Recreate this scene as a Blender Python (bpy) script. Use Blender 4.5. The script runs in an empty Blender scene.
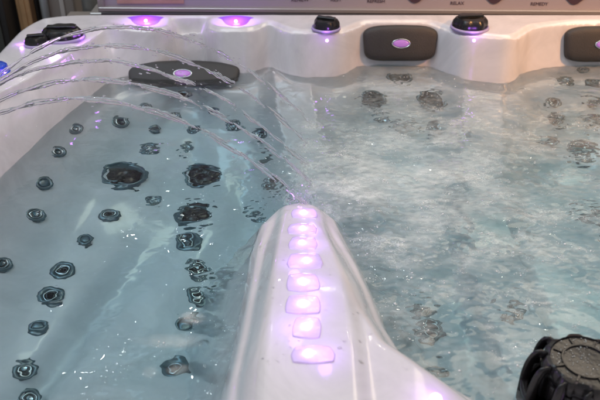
import bpy, bmesh, math, random
import numpy as np
from mathutils import Vector, Matrix
from mathutils.bvhtree import BVHTree

random.seed(7)
rng = np.random.default_rng(11)
sc = bpy.context.scene
col = sc.collection
PI = math.pi

# ------------------------------------------------------------------ camera
CAMH, PITCH, HALF = 0.95, math.radians(32), math.radians(22)
K = math.tan(HALF) / 300.0
cam_d = bpy.data.cameras.new("camera")
cam = bpy.data.objects.new("camera", cam_d); col.objects.link(cam)
cam.location = (0, 0, CAMH)
cam.rotation_euler = (PI / 2 - PITCH, 0, 0)
cam_d.sensor_width = 36
cam_d.lens = 18 / math.tan(HALF)
cam_d.clip_start = 0.02; cam_d.clip_end = 100
cam_d.dof.use_dof = True
cam_d.dof.focus_distance = 1.75
cam_d.dof.aperture_fstop = 5.0
sc.camera = cam
FWD = Vector((0, math.cos(PITCH), -math.sin(PITCH)))
UP = Vector((0, math.sin(PITCH), math.cos(PITCH)))
ORG = Vector((0, 0, CAMH))
def ray(px, py):
    return (FWD + Vector((1, 0, 0)) * (px - 300) * K + UP * (200 - py) * K).normalized()
def on_z(px, py, z=0.0):
    d = ray(px, py); return ORG + d * ((z - CAMH) / d.z)
def on_y(px, py, y):
    d = ray(px, py); return ORG + d * (y / d.y)

# ------------------------------------------------------------------ tagging helpers
def tag(o, label=None, cat=None, group=None, kind=None):
    if label: o["label"] = label
    if cat: o["category"] = cat
    if group: o["group"] = group
    if kind: o["kind"] = kind
    return o
def empty(name, loc=(0, 0, 0)):
    o = bpy.data.objects.new(name, None); col.objects.link(o); o.location = loc
    o.empty_display_size = 0.05
    return o
def link(name, me, mat=None, parent=None, smooth=True):
    o = bpy.data.objects.new(name, me); col.objects.link(o)
    if mat is not None: me.materials.append(mat)
    if smooth: me.polygons.foreach_set("use_smooth", [True] * len(me.polygons))
    if parent is not None: o.parent = parent
    return o
def from_bm(name, bm, mat=None, parent=None, smooth=True):
    me = bpy.data.meshes.new(name)
    bmesh.ops.recalc_face_normals(bm, faces=bm.faces)
    bm.to_mesh(me); bm.free()
    return link(name, me, mat, parent, smooth)
def grid_mesh(name, X, Y, Z):
    ny, nx = X.shape
    co = np.stack([X, Y, Z], -1).reshape(-1, 3).astype(np.float32)
    i = np.arange(ny * nx).reshape(ny, nx)
    q = np.stack([i[:-1, :-1], i[:-1, 1:], i[1:, 1:], i[1:, :-1]], -1).reshape(-1, 4)
    return raw_mesh(name, co, q)
def raw_mesh(name, co, q):
    n = q.shape[1]
    me = bpy.data.meshes.new(name)
    me.vertices.add(len(co)); me.vertices.foreach_set("co", np.asarray(co, np.float32).ravel())
    me.loops.add(q.size); me.loops.foreach_set("vertex_index", q.ravel().astype(np.int32))
    me.polygons.add(len(q))
    me.polygons.foreach_set("loop_start", np.arange(0, q.size, n, dtype=np.int32))
    me.polygons.foreach_set("loop_total", np.full(len(q), n, dtype=np.int32))
    me.update(calc_edges=True); me.validate()
    return me
def box(bm, c, s, bev=0.0, rot=None):
    r = bmesh.ops.create_cube(bm, size=1)
    vs = r["verts"]
    for v in vs:
        v.co = Vector((v.co.x * s[0], v.co.y * s[1], v.co.z * s[2]))
    if bev > 0:
        es = list({e for v in vs for e in v.link_edges})
        rr = bmesh.ops.bevel(bm, geom=es, offset=bev, segments=3, affect='EDGES', profile=0.6)
        vs = list({v for f in rr["faces"] for v in f.verts} | {v for v in vs if v.is_valid})
    M = Matrix.Translation(Vector(c)) @ (rot.to_4x4() if rot else Matrix.Identity(4))
    for v in vs: v.co = M @ v.co
    return vs
def lathe(bm, prof, seg=40, M=Matrix.Identity(4), wob=None):
    rings = []
    for (r, z) in prof:
        ring = []
        for k in range(seg):
            a = 2 * PI * k / seg
            rr = r * (wob(a, r, z) if wob else 1)
            ring.append(bm.verts.new(M @ Vector((rr * math.cos(a), rr * math.sin(a), z))))
        rings.append(ring)
    for a, b in zip(rings[:-1], rings[1:]):
        for k in range(seg):
            bm.faces.new((a[k], a[(k + 1) % seg], b[(k + 1) % seg], b[k]))
    if prof[0][0] > 1e-5: bm.faces.new(rings[0][::-1])
    if prof[-1][0] > 1e-5: bm.faces.new(rings[-1])
    return rings
def tube(bm, pts, rad, seg=10):
    n = len(pts); rings = []
    for i, p in enumerate(pts):
        t = (pts[min(i + 1, n - 1)] - pts[max(i - 1, 0)]).normalized()
        side = t.cross(Vector((0, 1, 0.01))).normalized(); up = side.cross(t)
        r = rad[i] if isinstance(rad, list) else rad
        rx, ry = r if isinstance(r, tuple) else (r, r)
        rings.append([bm.verts.new(p + side * rx * math.cos(2 * PI * k / seg) + up * ry * math.sin(2 * PI * k / seg)) for k in range(seg)])
    for a, b in zip(rings[:-1], rings[1:]):
        for k in range(seg):
            bm.faces.new((a[k], a[(k + 1) % seg], b[(k + 1) % seg], b[k]))
    bm.faces.new(rings[0][::-1]); bm.faces.new(rings[-1])

# ------------------------------------------------------------------ materials
def new_mat(name):
    m = bpy.data.materials.new(name); m.use_nodes = True
    nt = m.node_tree
    for n in list(nt.nodes): nt.nodes.remove(n)
    return m, nt, nt.nodes.new("ShaderNodeOutputMaterial")
def N(nt, typ, **kw):
    n = nt.nodes.new(typ)
    for k, v in kw.items():
        if hasattr(n, k) and not k[0].isupper(): setattr(n, k, v)
        else: n.inputs[k.replace("_", " ")].default_value = v
    return n
def principled(name, color, rough=0.4, metal=0.0, coat=0.0, bump=0.0, bscale=60, var=0.0, vscale=6, emit=None, estr=0, spec=0.5, sss=0):
    m, nt, out = new_mat(name)
    p = nt.nodes.new("ShaderNodeBsdfPrincipled")
    p.inputs["Base Color"].default_value = (*color, 1)
    p.inputs["Roughness"].default_value = rough
    p.inputs["Metallic"].default_value = metal
    p.inputs["Coat Weight"].default_value = coat
    p.inputs["Coat Roughness"].default_value = 0.05
    p.inputs["Specular IOR Level"].default_value = spec
    if emit:
        p.inputs["Emission Color"].default_value = (*emit, 1); p.inputs["Emission Strength"].default_value = estr
    tc = nt.nodes.new("ShaderNodeTexCoord")
    if var:
        no = N(nt, "ShaderNodeTexNoise", Scale=vscale, Detail=6.0, Roughness=0.6)
        nt.links.new(tc.outputs["Object"], no.inputs["Vector"])
        mx = nt.nodes.new("ShaderNodeMix"); mx.data_type = 'RGBA'
        mx.inputs[6].default_value = tuple(c * (1 - var) for c in color) + (1,)
        mx.inputs[7].default_value = tuple(min(1, c * (1 + var)) for c in color) + (1,)
        nt.links.new(no.outputs["Fac"], mx.inputs[0]); nt.links.new(mx.outputs[2], p.inputs["Base Color"])
    if bump:
        nb = N(nt, "ShaderNodeTexNoise", Scale=bscale, Detail=4.0)
        nt.links.new(tc.outputs["Object"], nb.inputs["Vector"])
        bp = N(nt, "ShaderNodeBump", Strength=bump, Distance=0.002)
        nt.links.new(nb.outputs["Fac"], bp.inputs["Height"]); nt.links.new(bp.outputs["Normal"], p.inputs["Normal"])
    nt.links.new(p.outputs[0], out.inputs["Surface"])
    return m

def shell_material():
    m, nt, out = new_mat("pearl_acrylic")
    p = nt.nodes.new("ShaderNodeBsdfPrincipled")
    p.inputs["Roughness"].default_value = 0.22
    p.inputs["Coat Weight"].default_value = 0.6
    p.inputs["Coat Roughness"].default_value = 0.06
    tc = nt.nodes.new("ShaderNodeTexCoord")
    n1 = N(nt, "ShaderNodeTexNoise", Scale=5.0, Detail=8.0, Roughness=0.65, Distortion=1.4)
    nt.links.new(tc.outputs["Object"], n1.inputs["Vector"])
    cr = nt.nodes.new("ShaderNodeValToRGB")
    cr.color_ramp.elements[0].position = 0.3; cr.color_ramp.elements[0].color = (0.58, 0.555, 0.565, 1)
    cr.color_ramp.elements[1].position = 0.68; cr.color_ramp.elements[1].color = (0.73, 0.695, 0.705, 1)
    nt.links.new(n1.outputs["Fac"], cr.inputs["Fac"])
    nt.links.new(cr.outputs["Color"], p.inputs["Base Color"])
    # wet beads and film above the water
    n2 = N(nt, "ShaderNodeTexVoronoi", Scale=70.0)
    nt.links.new(tc.outputs["Object"], n2.inputs["Vector"])
    mr = N(nt, "ShaderNodeMapRange"); mr.inputs[1].default_value = 0.0; mr.inputs[2].default_value = 0.22
    mr.inputs[3].default_value = 1.0; mr.inputs[4].default_value = 0.0
    nt.links.new(n2.outputs["Distance"], mr.inputs[0])
    n3 = N(nt, "ShaderNodeTexNoise", Scale=9.0, Detail=3.0)
    nt.links.new(tc.outputs["Object"], n3.inputs["Vector"])
    add = nt.nodes.new("ShaderNodeMath"); add.operation = 'MULTIPLY_ADD'
    add.inputs[1].default_value = 0.35
    nt.links.new(mr.outputs[0], add.inputs[0]); nt.links.new(n3.outputs["Fac"], add.inputs[2])
    bp = N(nt, "ShaderNodeBump", Strength=0.25, Distance=0.004)
    nt.links.new(add.outputs[0], bp.inputs["Height"])
    nt.links.new(bp.outputs["Normal"], p.inputs["Coat Normal"])
    nt.links.new(p.outputs[0], out.inputs["Surface"])
    return m

M_SHELL = shell_material()
M_BLACK = principled("black_plastic", (0.010, 0.0095, 0.0095), 0.25, bump=0.25, bscale=120, var=0.4, vscale=30)
M_PILLOW = principled("charcoal_foam", (0.030, 0.027, 0.026), 0.5, bump=0.6, bscale=400, var=0.25, vscale=20)
M_JETDARK = principled("jet_dark", (0.010, 0.010, 0.012), 0.25, spec=0.6)
M_JETGREY = principled("jet_grey", (0.13, 0.16, 0.175), 0.25, metal=0.5, var=0.3, vscale=60)
M_CHROME = principled("brushed_steel", (0.68, 0.70, 0.72), 0.16, metal=0.9)
M_BRONZE = principled("dark_bronze", (0.035, 0.024, 0.022), 0.2, metal=0.5, var=0.5, vscale=40)
M_CABINET = principled("cabinet_grey", (0.10, 0.09, 0.085), 0.6, var=0.2)

def lens_mat(name, col_, strength, core):
    """Frosted lamp lens: brightest over its diode at the object origin."""
    m, nt, out = new_mat(name)
    p = nt.nodes.new("ShaderNodeBsdfPrincipled")
    p.inputs["Base Color"].default_value = (0.62, 0.54, 0.70, 1)
    p.inputs["Roughness"].default_value = 0.15
    p.inputs["Coat Weight"].default_value = 0.5
    tc = nt.nodes.new("ShaderNodeTexCoord")
    ln = nt.nodes.new("ShaderNodeVectorMath"); ln.operation = 'LENGTH'
    nt.links.new(tc.outputs["Object"], ln.inputs[0])
    no = N(nt, "ShaderNodeTexNoise", Scale=60.0, Detail=1.0)
    nt.links.new(tc.outputs["Object"], no.inputs["Vector"])
    ma = nt.nodes.new("ShaderNodeMath"); ma.operation = 'MULTIPLY_ADD'
    ma.inputs[1].default_value = 0.008
    nt.links.new(no.outputs["Fac"], ma.inputs[0]); nt.links.new(ln.outputs["Value"], ma.inputs[2])
    cr = nt.nodes.new("ShaderNodeValToRGB")
    e = cr.color_ramp.elements
    e[0].position = 0.0; e[0].color = (1.0, 0.82, 1.0, 1)
    e[1].position = 1.0; e[1].color = (0.07, 0.015, 0.16, 1)
    a = cr.color_ramp.elements.new(core); a.color = (*col_, 1)
    b = cr.color_ramp.elements.new(min(0.95, core * 2.6)); b.color = tuple(c * 0.42 for c in col_) + (1,)
    mr = N(nt, "ShaderNodeMapRange"); mr.inputs[1].default_value = 0.004; mr.inputs[2].default_value = 0.034
    nt.links.new(ma.outputs[0], mr.inputs[0]); nt.links.new(mr.outputs[0], cr.inputs["Fac"])
    nt.links.new(cr.outputs["Color"], p.inputs["Emission Color"])
    p.inputs["Emission Strength"].default_value = strength
    fv = N(nt, "ShaderNodeTexVoronoi", Scale=110.0); nt.links.new(tc.outputs["Object"], fv.inputs["Vector"])
    fb = N(nt, "ShaderNodeBump", Strength=0.2, Distance=0.003); nt.links.new(fv.outputs["Distance"], fb.inputs["Height"])
    nt.links.new(fb.outputs["Normal"], p.inputs["Normal"])
    nt.links.new(p.outputs[0], out.inputs["Surface"])
    return m
M_LENS = lens_mat("violet_lens", (0.46, 0.20, 0.95), 0.95, 0.22)
M_LED = principled("violet_led", (0.8, 0.7, 1.0), 0.2, emit=(0.70, 0.35, 1.0), estr=7)
M_LEDW = principled("white_led", (0.9, 0.85, 1.0), 0.2, emit=(0.95, 0.80, 1.0), estr=9)
M_VIOLET = principled("violet_glass", (0.20, 0.08, 0.42), 0.2, emit=(0.33, 0.06, 0.95), estr=0.5, coat=0.5)
M_COLLAR = principled("violet_collar", (0.40, 0.34, 0.50), 0.2, emit=(0.33, 0.06, 0.95), estr=0.05)
M_PINK = principled("pink_emblem", (0.34, 0.17, 0.42), 0.2, emit=(0.6, 0.18, 0.9), estr=0.26)

# ------------------------------------------------------------------ tub shell: one height field
def smin(a, b, k):
    h = np.clip(0.5 + 0.5 * (b - a) / k, 0, 1)
    return b * (1 - h) + a * h - k * h * (1 - h)
def smax(a, b, k): return -smin(-a, -b, k)
def bump(x, c, w, p=4): return np.exp(-np.abs((x - c) / w) ** p)
def smooth(a, b, t):
    t = np.clip((t - a) / (b - a), 0, 1); return t * t * (3 - 2 * t)

RIDGE = [(0.0, 1.500), (0.045, 1.485), (0.080, 1.435), (0.103, 1.34), (0.128, 1.24), (0.152, 1.12), (0.166, 1.03),
         (0.188, 0.965), (0.236, 0.915), (0.295, 0.872), (0.40, 0.835), (0.62, 0.82), (0.62, 0.5), (-0.14, 0.5), (-0.133, 0.883), (-0.122, 1.005),
         (-0.115, 1.12), (-0.112, 1.18), (-0.106, 1.30), (-0.090, 1.41), (-0.050, 1.483)]
def poly_sdf(X, Y, P):
    P = np.array(P); n = len(P)
    d2 = np.full(X.shape, 1e9); inside = np.zeros(X.shape, bool)
    for i in range(n):
        ax, ay = P[i]; bx, by = P[(i + 1) % n]
        ex, ey = bx - ax, by - ay
        t = np.clip(((X - ax) * ex + (Y - ay) * ey) / (ex * ex + ey * ey), 0, 1)
        d2 = np.minimum(d2, (X - ax - t * ex) ** 2 + (Y - ay - t * ey) ** 2)
        c = ((ay > Y) != (by > Y))
        with np.errstate(divide='ignore', invalid='ignore'):
            xi = (bx - ax) * (Y - ay) / (by - ay + 1e-12) + ax
        inside ^= c & (X < xi)
    d = np.sqrt(d2)
    return np.where(inside, d, -d)
RIM_Z = 0.14
def shell_z(X, Y):
    # lip of the far wall with its bulges and recesses
    wy = 2.44 - 0.075 * bump(X, -0.53, 0.10) - 0.075 * bump(X, -0.215, 0.085) - 0.10 * bump(X, 0.055, 0.125) \
        - 0.115 * bump(X, 0.60, 0.125) - 0.05 * bump(X, 0.72, 0.13, 2) + 0.035 * bump(X, -0.375, 0.058, 6)
    dl = X + 0.865
    nx, ny = 0.955, -0.296
    dc = (X + 0.835) * nx + (Y - 1.78) * ny + 0.005
    d = smin(smin(dl, wy - Y, 0.10), dc, 0.10)
    d = smin(d, 1.33 - X, 0.15)
    d = smin(d, Y - 0.66, 0.08)
    left = 1 - smooth(-0.75, -0.45, X)
    steep = 1.0 - 0.45 * left
    # wall profile
    z = np.where(d < 0, RIM_Z, 0)
    zw = RIM_Z - 0.02 * smooth(-0.01, 0.03, d) - 0.20 * smooth(0.012, 0.085 / steep, d)
    back = -0.08 - 0.30 * smooth(0.08, 0.50, d)                      # sloping seat back
    leftseat = -0.08 - 0.16 * smooth(0.07, 0.30, d) - 0.11 * smooth(0.28, 0.62, d)
    side = 1 - smooth(-0.25, -0.05, X)
    zs = back * (1 - side) + leftseat * side
    z = np.where(d < 0.085 / steep, np.minimum(zw, RIM_Z), zs)
    t = smooth(0.06, 0.16, d)
    z = zw * (1 - t) + zs * t
    # lounge contours on the left
    u = (X + 0.40) + 0.28 * (1.25 - Y)
    z = z - side * 0.045 * np.exp(-((u + 0.075) / 0.035) ** 2) * smooth(1.6, 1.3, Y) + side * 0.03 * np.exp(-((u - 0.05) / 0.07) ** 2)
    z = z + side * 0.02 * np.exp(-((Y - 1.62 + 0.2 * X) / 0.10) ** 2)
    z = z - 0.05 * np.exp(-(((X - 0.52) / 0.22) ** 2 + ((Y - 1.2) / 0.25) ** 2))
    # dividers running down from the far wall
    s1 = smooth(2.38, 1.55, Y)
    x1 = -0.03 + 0.08 * s1
    div1 = (0.015 - 0.22 * s1 - 0.05 * smooth(2.36, 2.24, Y)) - 1.3 * np.maximum(np.abs(X - x1) - 0.06, 0)
    x2 = 0.60 - 0.10 * s1
    div2 = (0.015 - 0.30 * s1 - 0.06 * smooth(2.36, 2.22, Y)) - 1.9 * np.maximum(np.abs(X - x2) - 0.06, 0)
    inn = smooth(0.02, 0.10, d)
    z = np.where(inn > 0, smax(z, div1 * inn + z * (1 - inn), 0.09), z)
    z = np.where(inn > 0, smax(z, div2 * inn + z * (1 - inn), 0.05), z)
    # central ridge
    t = poly_sdf(X, Y, RIDGE)
    h = 0.020 + 0.072 * smooth(1.50, 1.02, Y)
    h = h - 0.04 * smooth(0.18, 0.32, X) * smooth(1.1, 0.95, Y)
    up = h * (0.34 * smooth(-0.006, 0.016, t) + 0.66 * smooth(0.004, 0.068, t)) + 0.0035 * np.sin(np.clip((t - 0.012) / 0.03, 0, 1) * 2 * PI) * smooth(1.45, 1.3, Y)
    cx = 0.004 + 0.012 * smooth(1.45, 0.95, Y)
    pw = 0.052 + 0.030 * smooth(1.45, 0.9, Y)
    up = up + (0.012 * (1 - smooth(pw * 0.8, pw * 1.2, np.abs(X - cx)))) * smooth(0.0, 0.03, t)
    shoulder = 0.010 * (1 - smooth(0.0, 0.02, t)) 
    dn = -2.6 * np.maximum(-t, 0) + 0.0 * shoulder
    zr = np.where(t > 0, up, dn)
    
    z = smax(z, zr, 0.012)
    # LED scallops and knob lands pressed in the far rim
    for (cx_, cy_, rx, ry, dep) in ((-0.52, 2.425, 0.085, 0.040, 0.022), (-0.215, 2.425, 0.075, 0.035, 0.022)):
        r2 = ((X - cx_) / rx) ** 2 + ((Y - cy_) / ry) ** 2
        z = z - dep * np.exp(-r2 ** 1.5)
    # shallow pressed recess between the two left bulges
    z = z - 0.045 * bump(X, -0.375, 0.056, 6) * bump(Y, 2.44, 0.032, 6)
    # outer edge rolls over
    do = np.minimum(np.minimum(X + 0.925, 1.42 - X), np.minimum(2.515 + 0 * X, 3) - Y)
    do = smin(do, (X + 0.905) * 0.72 + (2.47 - Y) * 0.69, 0.10)
    do = np.minimum(do, Y - 0.60)
    z = z - 0.05 * (1 - smooth(-0.012, 0.03, do)) ** 2 - 0.9 * np.maximum(0.004 - do, 0) * 10 * (do < 0.004)
    return z, d, do

NX, NY = 1050, 520
xs = np.linspace(-0.96, 1.46, NX); ys = np.linspace(0.58, 2.55, NY)
# denser rows near the far wall
ys = np.sort(np.concatenate([np.linspace(0.58, 2.15, 560), np.linspace(2.152, 2.55, 260)]))
NY = len(ys)
X, Y = np.meshgrid(xs, ys)
Z, D, DO = shell_z(X, Y)
Z = np.maximum(Z, -0.62)
for _ in range(5):
    Z[1:-1, 1:-1] = 0.25 * Z[1:-1, 1:-1] * 1.0 + 0.125 * (Z[:-2, 1:-1] + Z[2:, 1:-1] + Z[1:-1, :-2] + Z[1:-1, 2:]) + 0.0625 * (Z[:-2, :-2] + Z[2:, 2:] + Z[:-2, 2:] + Z[2:, :-2])
tub = empty("hot_tub", (0.25, 1.55, -0.80))
tag(tub, "pearl white moulded hot tub with charcoal headrests, steel jets and violet lamps", "hot tub")
T0 = Matrix.Translation((-0.25, -1.55, 0.80))
def adopt(o, parent=None):
    """Parent a world-placed object to the tub (or a part of it) keeping its place."""
    parent = parent or tub
    mw = o.matrix_basis.copy()
    o.parent = parent
    pw = Matrix.Identity(4); q = parent
    while q is not None:
        pw = q.matrix_basis @ pw; q = q.parent
    o.matrix_basis = pw.inverted() @ mw
    return o
shell_me = grid_mesh("shell", X, Y, Z)
shell = adopt(link("shell", shell_me, M_SHELL))
BV = BVHTree.FromPolygons([tuple(v) for v in np.stack([X, Y, Z], -1).reshape(-1, 3)],
                          [tuple(p.vertices) for p in shell_me.polygons])
# cabinet round the outside
bm = bmesh.new()
for (c, s) in (((0.25, 2.535, -0.40), (2.36, 0.03, 0.86)), ((-0.945, 1.55, -0.40), (0.03, 1.9, 0.86)),
               ((1.445, 1.55, -0.40), (0.03, 1.9, 0.86)), ((0.25, 0.595, -0.40), (2.36, 0.03, 0.86))):
    box(bm, c, s, 0.006)
adopt(from_bm("cabinet", bm, M_CABINET, smooth=False))

def surf(px, py):
    """Point and normal of the shell seen at a place of the photo, through flat water where it lies under it."""
    d = ray(px, py)
    h = BV.ray_cast(ORG, d)
    tw = -CAMH / d.z
    if h[0] is not None and h[0].z > 0.0:
        return h[0], h[1] if h[1].z > 0 else -h[1]
    w = ORG + d * tw
    c = -d.z; eta = 1 / 1.33
    k = 1 - eta * eta * (1 - c * c)
    r = d * eta + Vector((0, 0, 1)) * (eta * c - math.sqrt(k))
    h = BV.ray_cast(w, r)
    n = h[1] if h[1].z > 0 else -h[1]
    return h[0], n
def frame(n, p, spin=0.0):
    n = n.normalized()
    x = Vector((1, 0, 0)) - n * n.x
    x.normalize(); y = n.cross(x)
    M = Matrix((x, y, n)).transposed().to_4x4()
    return Matrix.Translation(p) @ M @ Matrix.Rotation(spin, 4, 'Z')

# ------------------------------------------------------------------ jets
def me_of(name, fn, mat, smooth=True):
    bm = bmesh.new(); fn(bm)
    me = bpy.data.meshes.new(name)
    bmesh.ops.recalc_face_normals(bm, faces=bm.faces)
    bm.to_mesh(me); bm.free(); me.materials.append(mat)
    me.polygons.foreach_set("use_smooth", [smooth] * len(me.polygons))
    return me
def flange(bm): lathe(bm, [(0.62, 0.10), (0.66, 0.20), (0.80, 0.24), (0.94, 0.18), (1.0, 0.06), (1.0, -0.1)], 36,
                      wob=lambda a, r, z: 1 + (0.02 * math.cos(a * 12) if r > 0.9 else 0))
def ringm(bm): lathe(bm, [(0.44, 0.02), (0.46, 0.20), (0.50, 0.24), (0.55, 0.21), (0.57, 0.10)], 32)
def nozz(bm):
    lathe(bm, [(0.001, -0.02), (0.20, -0.04), (0.26, 0.16), (0.36, 0.14), (0.42, -0.02)], 28)
    for k in range(3):
        a = k * 2 * PI / 3
        box(bm, (0.33 * math.cos(a), 0.33 * math.sin(a), 0.05), (0.16, 0.05, 0.10), 0, Matrix.Rotation(a, 3, 'Z'))
def bigface(bm):
    lathe(bm, [(0.001, 0.10), (0.14, 0.12), (0.18, 0.22), (0.45, 0.20), (0.70, 0.12), (0.74, -0.02)], 40,
          wob=lambda a, r, z: 1 + (0.05 * math.cos(a * 6) if r > 0.4 else 0))
    for k in range(6):
        a = k * PI / 3 + 0.2
        box(bm, (0.48 * math.cos(a), 0.48 * math.sin(a), 0.19), (0.30, 0.11, 0.10), 0.02, Matrix.Rotation(a, 3, 'Z'))
def bigflange(bm): lathe(bm, [(0.74, 0.05), (0.77, 0.22), (0.87, 0.26), (0.97, 0.18), (1.02, 0.0), (1.02, -0.1)], 48)
def capface(bm): lathe(bm, [(0.001, 0.26), (0.3, 0.25), (0.55, 0.20), (0.64, 0.08)], 28)
ME = dict(flange=me_of("flange", flange, M_JETGREY), ring=me_of("ring", ringm, M_CHROME), nozzle=me_of("nozzle", nozz, M_JETDARK),
          bigface=me_of("jet_face", bigface, M_BRONZE), bigflange=me_of("jet_rim", bigflange, M_JETGREY), blackface=me_of("jet_face", bigface, M_JETDARK), cap=me_of("cap", capface, M_JETGREY))
def inst(name, me, parent, M=None):
    o = bpy.data.objects.new(name, me); col.objects.link(o); o.parent = parent
    if M is not None: o.matrix_basis = M
    return o
TINV = T0
# (px, py, radius in photo px, kind)
JETS = [(24, 370, 16, 's'), (37, 327, 12, 'c'), (50, 297, 15, 's'), (62, 271, 15, 's'), (2, 265, 13, 's'), (35, 215, 12, 's'),
        (110, 216, 12, 's'), (85, 240, 10, 'c'), (44, 183, 11, 'c'), (57, 152, 11, 's'), (75, 129, 11, 's'), (120, 122, 12, 's'),
        (123, 177, 26, 'b'), (150, 148, 13, 's'), (153, 200, 10, 's'), (202, 177, 21, 'b'), (195, 214, 20, 'b'), (190, 241, 14, 's'),
        (198, 270, 15, 's'), (197, 297, 15, 's'), (189, 322, 15, 'c'), (175, 369, 17, 's'), (28, 401, 15, 's'),
        (183, 95, 10, 's'), (145, 107, 8, 's'), (155, 128, 8, 'c'), (176, 116, 6, 's'), (194, 129, 9, 's'), (186, 148, 8, 's'),
        (235, 125, 11, 's'), (214, 110, 8, 'c'), (207, 84, 8, 's'), (262, 134, 12, 's'), (272, 184, 11, 's'), (256, 214, 12, 's'), (266, 158, 9, 'c'),
        (399, 77, 14, 'k'), (373, 98, 15, 'k'), (433, 99, 17, 'k'), (405, 125, 13, 's'), (437, 126, 13, 's'), (382, 117, 9, 's'),
        (565, 80, 11, 's'), (583, 69, 8, 's'), (594, 82, 9, 's'), (553, 101, 10, 's'), (592, 101, 11, 's'), (556, 119, 12, 's'),
        (595, 119, 12, 's'), (549, 142, 13, 's'), (583, 151, 15, 's'), (596, 216, 17, 's'),
        (424, 312, 12, 's'), (430, 332, 14, 's'), (440, 367, 12, 'c'), (515, 312, 13, 's')]
for (px, py, rp, kd) in JETS:
    p, n = surf(px, py)
    n = (n * 0.75 + Vector((0, -0.10, 0.45))).normalized()
    depth = (p - ORG).dot(FWD)
    r = rp * K * depth * (0.84 if kd not in 'bk' else 0.92)
    j = bpy.data.objects.new("jet", ME["flange"] if kd not in 'bk' else ME["bigflange"]); col.objects.link(j)
    j.parent = tub
    j.matrix_basis = TINV @ frame(n, p + n * 0.002, random.uniform(0, 6)) @ Matrix.Scale(r, 4)
    if kd == 's':
        inst("ring", ME["ring"], j); inst("nozzle", ME["nozzle"], j)
        j["label"] = "small jet with grey flange and dark nozzle"
    elif kd == 'c':
        inst("cap", ME["cap"], j)
        j["label"] = "small jet with a closed domed cap"
    elif kd == 'k':
        inst("jet_face", ME["blackface"], j)
        j["label"] = "wide jet with deep black face"
    else:
        inst("jet_face", ME["bigface"], j)
        j["label"] = "large jet with dark rotating face and bright rim"

# ------------------------------------------------------------------ headrests
def pillow(name, c, w, h, t, tilt, emblem=True, yaw=0, label=None):
    bm = bmesh.new()
    # rounded bar with soft ends, width w (x), height h (z), thickness t (y)
    nu, nv = 44, 36
    rows = []
    for i in range(nu + 1):
        a = -PI / 2 + PI * i / nu
        row = []
        for j in range(nv):
            b = 2 * PI * j / nv
            ca, sa = math.cos(a), math.sin(a)
            e = lambda v, p: math.copysign(abs(v) ** p, v)
            x = e(sa, 0.30) * w / 2
            rr = abs(ca) ** 0.30
            y = e(math.cos(b), 0.55) * rr * t / 2
            z = e(math.sin(b), 0.42) * rr * h / 2
            z *= 1 - 0.16 * (abs(x) / (w / 2)) ** 4
            x *= 1 + 0.05 * z / (h / 2)
            z += 0.004 * math.cos(x / w * PI)
            y += -0.10 * t * math.cos(x / w * PI * 2)
            row.append(bm.verts.new((x, y, z)))
        rows.append(row)
    for r0, r1 in zip(rows[:-1], rows[1:]):
        for j in range(nv): bm.faces.new((r0[j], r0[(j + 1) % nv], r1[(j + 1) % nv], r1[j]))
    bmesh.ops.remove_doubles(bm, verts=bm.verts, dist=1e-5)
    o = from_bm(name, bm, M_PILLOW)
    o.matrix_basis = Matrix.Translation(c) @ Matrix.Rotation(yaw, 4, 'Z') @ Matrix.Rotation(tilt, 4, 'X')
    adopt(o)
    if label: o["label"] = label
    if emblem:
        bm = bmesh.new()
        lathe(bm, [(0.0005, 0.006), (0.7, 0.0052), (0.92, 0.004), (1.0, 0.0), (1.0, -0.004)], 40)
        for v in bm.verts: v.co = Vector((v.co.x * 0.027, v.co.y * 0.0125, v.co.z))
        e = from_bm("emblem_lamp", bm, M_PINK)
        e.parent = o
        e.matrix_basis = Matrix.Translation((0.0, -t / 2 * 1.03 - 0.0015, 0.004)) @ Matrix.Rotation(PI / 2, 4, 'X')
        bm = bmesh.new()
        lathe(bm, [(0.92, 0.0), (0.95, 0.005), (1.06, 0.005), (1.10, -0.003)], 40)
        for v in bm.verts: v.co = Vector((v.co.x * 0.029, v.co.y * 0.0142, v.co.z))
        e2 = from_bm("emblem_ring", bm, M_CHROME)
        e2.parent = o
        e2.matrix_basis = Matrix.Translation((0.0, -t / 2 * 1.03 - 0.001, 0.004)) @ Matrix.Rotation(PI / 2, 4, 'X')
    return o
P = on_y(400, 44, 2.385)
pillow("headrest", P, 0.243, 0.118, 0.05, math.radians(-16), label="charcoal headrest above the middle seat")
P = on_y(601, 45, 2.385)
pillow("headrest", P, 0.243, 0.118, 0.05, math.radians(-16), label="charcoal headrest at the corner seat")
P = on_z(184, 75, 0.0)
pillow("headrest", (P.x, P.y - 0.01, -0.010), 0.36, 0.115, 0.05, math.radians(-52), label="long charcoal headrest half under water")

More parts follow.
